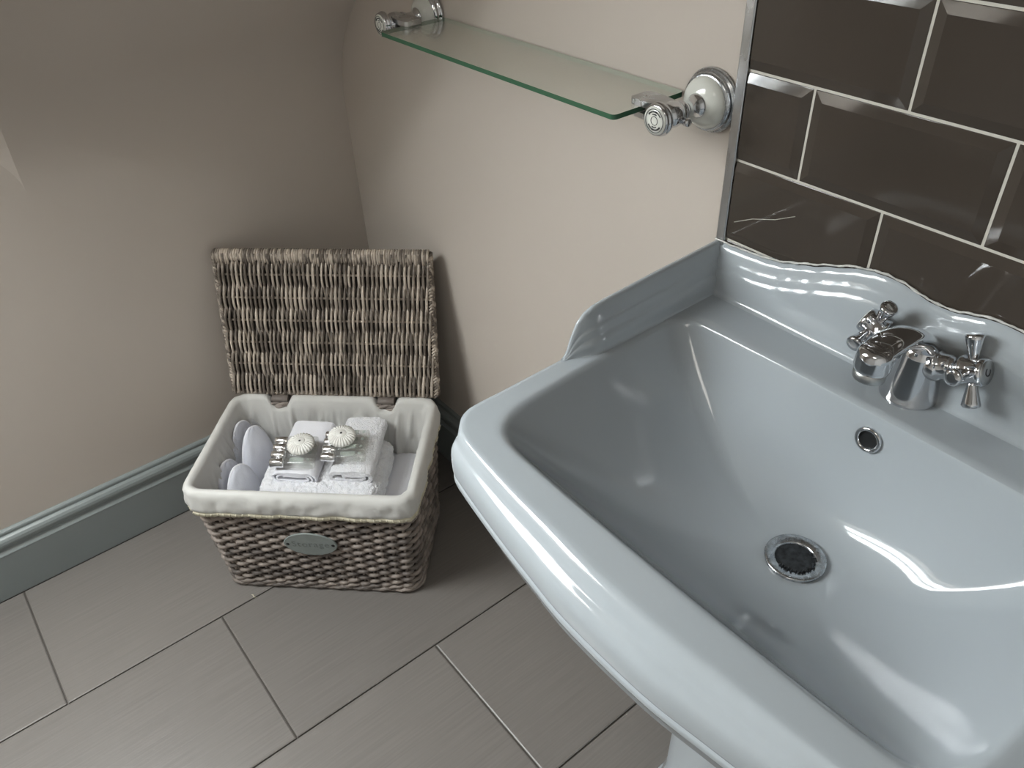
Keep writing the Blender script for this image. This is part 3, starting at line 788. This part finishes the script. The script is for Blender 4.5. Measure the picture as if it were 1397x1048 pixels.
# hinge straps
for c in NOT:
    hs_ = MB(); cc = Vector((c, .1555 - .010, .2865))
    ringp = []
    for k in range(20):
        a_ = 2 * PI * k / 20; ringp.append((.0105 * math.cos(a_) * 1.25 + .004, .0080 * math.sin(a_)))
    rws = []
    for x in (-.0175, -.0168, .0168, .0175):
        f = 1 if abs(x) < .017 else .93
        rws.append([(cc.x + x, cc.y + p[0] * f, cc.z + p[1] * f) for p in ringp])
    hs_.grid(rws, closed_u=True, smooth=True); hs_.add(rws[0], [tuple(range(20))]); hs_.add(rws[-1], [tuple(range(20))[::-1]])
    hs_.build('hinge_strap', M['leather'], hamE)

# ------------------------------------------------------------------ contents (all in basket frame -> world, top level)
Bm = Matrix.Translation(BC) @ Matrix.Rotation(BA, 4, 'Z')
def place(o, loc, rot=(0, 0, 0)):
    from mathutils import Euler
    o.matrix_world = Bm @ Matrix.Translation(loc) @ Euler(rot).to_matrix().to_4x4(); return o
def soft_box(w, d, h, r=.012, nx=40, ny=34, nz=14, amp=.0012, layers=0, fr=40, taper=0, seed=0, droop=0):
    """rounded box around origin (z from 0 to h)"""
    b = MB(); import itertools
    bm = bmesh.new()
    vs = {}
    def P(i, j, k):
        key = (i, j, k)
        if key in vs: return vs[key]
        x = (i / nx - .5) * w; y = (j / ny - .5) * d; z = k / nz * h
        q = Vector((max(-w / 2 + r, min(w / 2 - r, x)), max(-d / 2 + r, min(d / 2 - r, y)), max(r, min(h - r, z))))
        dv = Vector((x, y, z)) - q
        if dv.length > 1e-9:
            m_ = max(abs(dv.x), abs(dv.y), abs(dv.z)); nn = dv.normalized(); pos = q + nn * min(r, m_ * 1.0 if False else r)
        else: pos = Vector((x, y, z)); nn = Vector((0, 0, 1))
        if layers and abs(nn.z) < .8:
            g_ = abs(math.sin(PI * pos.z / h * layers)); pos -= Vector((nn.x, nn.y, 0)) * .0045 * (1 - g_) ** 3
        s_ = 1 - taper * pos.z / h; pos.x *= s_; pos.y *= s_
        pos += nn * amp * (noise.noise(pos * fr + Vector((seed, 0, 0))) + .7 * noise.noise(pos * fr * 4))
        pos.z -= droop * ((pos.x / w * 2) ** 2 + (pos.y / d * 2) ** 2) * pos.z / h
        vs[key] = bm.verts.new(pos); return vs[key]
    for i in range(nx):
        for j in range(ny):
            bm.faces.new((P(i, j, 0), P(i, j + 1, 0), P(i + 1, j + 1, 0), P(i + 1, j, 0)))
            bm.faces.new((P(i, j, nz), P(i + 1, j, nz), P(i + 1, j + 1, nz), P(i, j + 1, nz)))
    for i in range(nx):
        for k in range(nz):
            bm.faces.new((P(i, 0, k), P(i + 1, 0, k), P(i + 1, 0, k + 1), P(i, 0, k + 1)))
            bm.faces.new((P(i, ny, k), P(i, ny, k + 1), P(i + 1, ny, k + 1), P(i + 1, ny, k)))
    for j in range(ny):
        for k in range(nz):
            bm.faces.new((P(0, j, k), P(0, j, k + 1), P(0, j + 1, k + 1), P(0, j + 1, k)))
            bm.faces.new((P(nx, j, k), P(nx, j + 1, k), P(nx, j + 1, k + 1), P(nx, j, k + 1)))
    for f in bm.faces: f.smooth = True
    me = bpy.data.meshes.new('soft'); bm.to_mesh(me); bm.free(); return me
def mobj(name, me, m): 
    me.name = name; me.materials.append(m); o = bpy.data.objects.new(name, me); COL.objects.link(o); return o
o = mobj('bath_towel', soft_box(.300, .235, .128, .02, 50, 36, 16, .0015, 2, seed=4), M['towel_flat'])
place(o, (.042, .010, .0385)); tag(o, 'wide folded white bath towel lying at the bottom of the basket, under the smaller towel', 'towel')
# fluffy hand towel, thick fold
o = mobj('hand_towel', soft_box(.245, .205, .072, .022, 110, 96, 30, .0034, 2, fr=150, seed=9, droop=.006), M['towel'])
place(o, (.008, -.010, .168), (.05, 0, 0)); tag(o, 'fluffy folded white towel in the middle of the basket, under the face cloths and bottles', 'towel')
# face cloths: rolled flat, spiral fold seen from the front
def cloth(name, w, h, turns, thick, ln, m, amp, label, loc, rot, seed):
    b = MB(); pts = []
    n_ = 150
    for i in range(n_):
        t_ = i / (n_ - 1); a_ = -PI * .5 + 2 * PI * turns * t_ ; s_ = 1 - .66 * t_
        x = (w / 2 - thick) * (math.copysign(abs(math.cos(a_)) ** .55, math.cos(a_))) * (1 - .42 * t_); z = (h / 2 - thick / 2) * math.copysign(abs(math.sin(a_)) ** .8, math.sin(a_)) * s_
        x += .004 * t_ * noise.noise((t_ * 6, seed, 0)); z += .0030 * t_ * noise.noise((t_ * 9, seed, 4))
        pts.append(Vector((x, z + h / 2)))
    rws = []
    NY = 26
    for j in range(NY):
        y = -ln / 2 + ln * j / (NY - 1); ring = []
        for side in (1, -1):
            rng_ = range(n_) if side > 0 else range(n_ - 1, -1, -1)
            for i in rng_:
                tg = (pts[min(i + 1, n_ - 1)] - pts[max(i - 1, 0)]).normalized(); nn = Vector((-tg.y, tg.x))
                q = pts[i] - nn * side * thick / 2
                d_ = amp * noise.noise((q.x * 160, y * 160, q.y * 160 + seed))
                edge = -.0035 * sstep(0, 1, 1) * (1 if j == 0 else 0) * (i / n_) * 0
                ring.append((q.x + nn.x * d_, y + .002 * noise.noise((q.x * 50, seed, q.y * 80)) * (1 if j in (0, NY - 1) else 0), q.y + nn.y * d_))
        rws.append(ring)
    b.grid(rws, closed_u=True)
    for jj in (0, NY - 1):
        r = rws[jj]; L_ = len(r)
        b.add(r, [(i, i + 1, L_ - 2 - i, L_ - 1 - i) for i in range(n_ - 1)], 0, True)
    o = b.build(name, m); place(o, loc, rot); tag(o, label, 'face cloth'); return o
cloth('face_cloth', .102, .036, 2.6, .0034, .150, M['towel_flat'], .0010, 'smooth folded face cloth with thin layered edges, nearer the slippers', (-.038, .022, .2310), (.05, 0, -.02), 1)
cloth('face_cloth', .108, .040, 1.55, .0080, .158, M['towel'], .0022, 'fluffy folded face cloth with one thick fold, farther from the slippers', (.071, .032, .2310), (.05, 0, .01), 6)
# miniature bottles with chrome caps, soap on top
def bottle(name):
    E_ = empty(name)
    RY = Matrix.Rotation(PI / 2, 4, 'Y')
    b = MB(); rws = []
    W_, H_ = .0094, .0094
    secs = [(.027, .55), (.0282, .90), (.030, 1.0), (.055, 1.0), (.084, 1.0), (.087, .93), (.0885, .75), (.089, .05)]
    for x, s_ in secs:
        ring = []
        for k in range(24):
            a_ = 2 * PI * k / 24; c_, d_ = math.cos(a_), math.sin(a_)
            ring.append((x, W_ * s_ * math.copysign(abs(c_) ** .6, c_), H_ + H_ * s_ * math.copysign(abs(d_) ** .6, d_)))
        rws.append(ring)
    b.grid(rws, closed_u=True); b.build('flask', M['bottle'], E_)
    b = MB(); b.lathe([(.0, -.0005), (.0086, 0), (.0096, .0012), (.0096, .0255), (.0090, .0268), (.0, .027)], Matrix.Translation((0, 0, H_)) @ RY, seg=32); b.build('cap', M['cap'], E_)
    b = MB(); b.lathe([(.0018, .0), (.0030, .0002), (.0030, .0015), (.0018, .0017)], Matrix.Translation((.078, 0, H_ * 2 - .0002)), seg=16)
    b.box((.040, -.0058, H_ * 2 - .0004), (.068, .0058, H_ * 2 + .0003)); b.build('printed_label', M['label_a'], E_)
    return E_
M['label_a'] = clear('label_tint', (.94, .97, .95), 1.3, .2, solid=.18, scol=(.75, .84, .78))
b0_ = bottle('miniature_bottle')
names_ = ['frontmost', 'second from the front', 'third from the front', 'rearmost']
first = True
for s_, (ux, vy, zz, ang, gname, where) in enumerate([(-.083, -.042, .2668, .02, 'clear miniature bottles on the smooth face cloth', 'smooth thin-edged face cloth'),
                                               (.016, -.026, .2708, .06, 'clear miniature bottles on the fluffy face cloth', 'fluffy thick-folded face cloth')]):
    for k in range(4):
        if first: E_ = b0_; first = False
        else: E_ = copy_tree(b0_)
        place(E_, (ux - .003 * k * (1 if s_ == 0 else .6), vy + k * .0205, zz + .0006 * k), (.05, .0, ang))
        tag(E_, '%s clear miniature bottle with chrome cap on the %s' % (names_[k], where), 'bottle', gname)
def soap(name, loc, rot, label):
    E_ = empty(name); b = MB(); rws = []
    for r, z, pl_ in [(.004, .0168, 0), (.010, .0172, .0), (.0125, .0170, .2), (.019, .0160, .8), (.0245, .0130, 1), (.0275, .0085, 1), (.0270, .0040, 1), (.0235, .0008, .6), (.015, 0, .2), (.002, 0, 0)]:
        rws.append([((r + pl_ * .0007 * math.sin(26 * 2 * PI * k / 208)) * math.cos(2 * PI * k / 208), (r + pl_ * .0007 * math.sin(26 * 2 * PI * k / 208)) * math.sin(2 * PI * k / 208), z + pl_ * .0009 * math.sin(26 * 2 * PI * k / 208)) for k in range(208)])
    b.grid(rws, closed_u=True); b.build('pleated_wrapper', M['paper'], E_)
    b = MB(); b.lathe([(0, .0178), (.0102, .0178), (.0106, .0172), (.0106, .0165)], seg=40); lb = b.build('seal_sticker', M['paper'], E_)
    b = MB(); b.box((-.0022, -.0012, .0177), (.0022, .0012, .0181)); b.box((-.0010, -.0022, .0177), (.0016, .0020, .01812)); b.build('dark_emblem', M['ink'], lb)
    place(E_, loc, rot); tag(E_, label, 'soap', 'wrapped soaps'); return E_
soap('wrapped_soap', (-.028, -.006, .2880), (.10, -.05, .3), 'round pleat-wrapped soap on the bottles nearer the slippers')
soap('wrapped_soap', (.050, .016, .2925), (.12, -.08, .9), 'round pleat-wrapped soap on the bottles farther from the slippers')
# slippers standing against the left side
def slipper(name, Lh, W_, T_, loc, rot, label, seed):
    E_ = empty(name); n_ = 26
    def outline(t_):   # half width along length 0..1 (heel -> toe)
        return W_ * (math.sin(PI * min(1, max(0, t_)) ** .92) ** .42) * (.80 + .28 * t_ - .10 * math.sin(PI * 2 * t_))
    b = MB(); rws = []
    for i in range(n_ + 1):
        t_ = i / n_; t2 = .5 - .5 * math.cos(PI * t_); hw = max(outline(t2), .0004); y = Lh * t2; ring = []
        for k in range(24):
            a_ = 2 * PI * k / 24; c_, d_ = math.cos(a_), math.sin(a_)
            ring.append((hw * math.copysign(abs(c_) ** .8, c_), .0042 * math.copysign(abs(d_) ** .5, d_) * min(1, hw / .006), y))
        rws.append(ring)
    b.grid(rws, closed_u=True); so = b.build('sole', M['slip'], E_)
    # closed toe upper, puffy
    b = MB(); rws = []
    for i in range(n_ + 1):
        t_ = i / n_; t2 = .34 + .655 * (.5 - .5 * math.cos(PI * t_)) ; hw = max(outline(t2) * .985, .0004); y = Lh * t2
        puff = T_ * math.sin(PI * min(1, (t2 - .30) / .70)) ** .6 if t2 < .995 else .001
        ring = []
        for k in range(25):
            a_ = PI * k / 24
            ring.append((hw * math.cos(a_), -.003 - max(puff, .001) * math.sin(a_) ** .8 + .0012 * noise.noise((k * .3, i * .3, seed)), y))
        rws.append(ring)
    b.grid(rws); b.build('toe_cover', M['slip'], E_, solid=.0025)
    # bound edge
    b = MB(); pts = []
    for sgn in (1, -1):
        rng_ = range(0, 31) if sgn > 0 else range(30, -1, -1)
        for i in rng_:
            t2 = .5 - .5 * math.cos(PI * i / 30); pts.append((sgn * max(outline(t2), .0003), -.0030, Lh * t2))
    b.tube(pts, .0024, 6, closed=True); b.build('piping', M['towel_flat'], E_)
    E_.matrix_world = Bm @ Matrix.Translation(loc) @ Matrix.Rotation(rot[0], 4, 'X') @ Matrix.Rotation(rot[1], 4, 'Y') @ Matrix.Rotation(rot[2], 4, 'Z')
    tag(E_, label, 'slipper', 'white slippers in the basket'); return E_
slipper('slipper', .228, .044, .013, (-.134, -.020, .060), (-.44, -.14, 1.15), 'tall pale slipper standing beside the towels, its broad front facing them', 1)
slipper('slipper', .232, .045, .006, (-.160, -.010, .060), (-.44, -.15, 1.28), 'tall pale slipper squeezed between its mate and the basket side', 2)
slipper('slipper', .205, .042, .013, (-.138, -.098, .058), (-.38, -.14, 1.12), 'lower pale slipper at the front of the basket, nearer the towels', 3)
slipper('slipper', .208, .043, .006, (-.163, -.090, .058), (-.38, -.15, 1.28), 'lower pale slipper at the front of the basket, against its side', 4)
# crumpled clear bag around the tall pair
b = MB(); rws = []
for i in range(26):
    z = .150 + i * .0052
    ring = []
    for k in range(28):
        a_ = PI * .35 + PI * 1.2 * k / 27
        hx = .030 * (1 - .35 * sstep(.22, .285, z)); hy = .062 * (1 - .45 * sstep(.22, .285, z))
        x = -.168 + hx * math.cos(a_); y = .050 + hy * math.sin(a_)
        d_ = .0050 * abs(noise.noise((x * 60, y * 60, z * 60))) + .003 * noise.noise((x * 140, y * 140, z * 120))
        x = max(x, -.186); ring.append((x + abs(d_) * .8, y + d_, z))
    rws.append(ring)
b.grid(rws)
o = b.build('plastic_bag', M['film'], None, fixn=False); place(o, (0, 0, 0)); tag(o, 'crumpled clear plastic bag between the slippers and the basket lining', 'plastic bag')
# scrap of lint on the floor by the basket
b = MB(); b.tube([(0, 0, .0012), (.004, .002, .0018), (.009, .001, .0014), (.013, .004, .0012)], [.0006, .0012, .0011, .0005], 6)
o = b.build('lint_scrap', M['lace']); o.location = (.345, -.565, 0); tag(o, 'tiny pale scrap of lint on the floor tile at the foot of the basket', 'lint')

# ------------------------------------------------------------------ light
w = bpy.data.worlds.new('World'); S.world = w; w.use_nodes = True
wn = w.node_tree.nodes; bg = wn['Background']; bg.inputs[0].default_value = (.62, .78, 1, 1); bg.inputs[1].default_value = 3
def area(name, loc, rot, sx, sy, power, col, spread=PI):
    l = bpy.data.lights.new(name, 'AREA'); l.shape = 'RECTANGLE'; l.size = sx; l.size_y = sy; l.energy = power; l.color = col; l.spread = spread
    o = bpy.data.objects.new(name, l); COL.objects.link(o); o.location = loc; o.rotation_euler = rot; return o
lc_ = Mw @ Vector((WL / 2, WW / 2, .09))
area('window_daylight', lc_, (0, -PI / 4, 0), WL * .98, WW * .98, 38, (1.0, .985, .965))
area('fill_light', (1.9, -1.6, 2.26), (0, 0, 0), .5, .5, 3.2, (1, .93, .84))  # unseen warm fill added to lift the shade, not a lamp of the room
# ------------------------------------------------------------------ camera
cam = bpy.data.cameras.new('cam'); co = bpy.data.objects.new('cam', cam); COL.objects.link(co)
cam.sensor_width = 36; cam.sensor_fit = 'HORIZONTAL'; cam.lens = 36 * 1105.59 / 1397; cam.clip_start = .01
Rt = [(0.62311509, 0.78120904, -0.03794751), (0.46086482, -0.4059344, -0.78919002), (-0.63192657, 0.47426754, -0.61297562)]
r, d, f = [Vector(v) for v in Rt]
mw = Matrix(((r.x, -d.x, -f.x, 1.5471), (r.y, -d.y, -f.y, -.7637), (r.z, -d.z, -f.z, 1.3612), (0, 0, 0, 1)))
co.matrix_world = mw
S.camera = co
S.view_settings.view_transform = 'Standard'; S.view_settings.look = 'None'; S.view_settings.exposure = .65; S.view_settings.gamma = 1; S.view_settings.use_curve_mapping = False
S.cycles.max_bounces = 10; S.cycles.transparent_max_bounces = 24; S.cycles.use_denoising = True
S.cycles.caustics_reflective = False; S.cycles.caustics_refractive = False
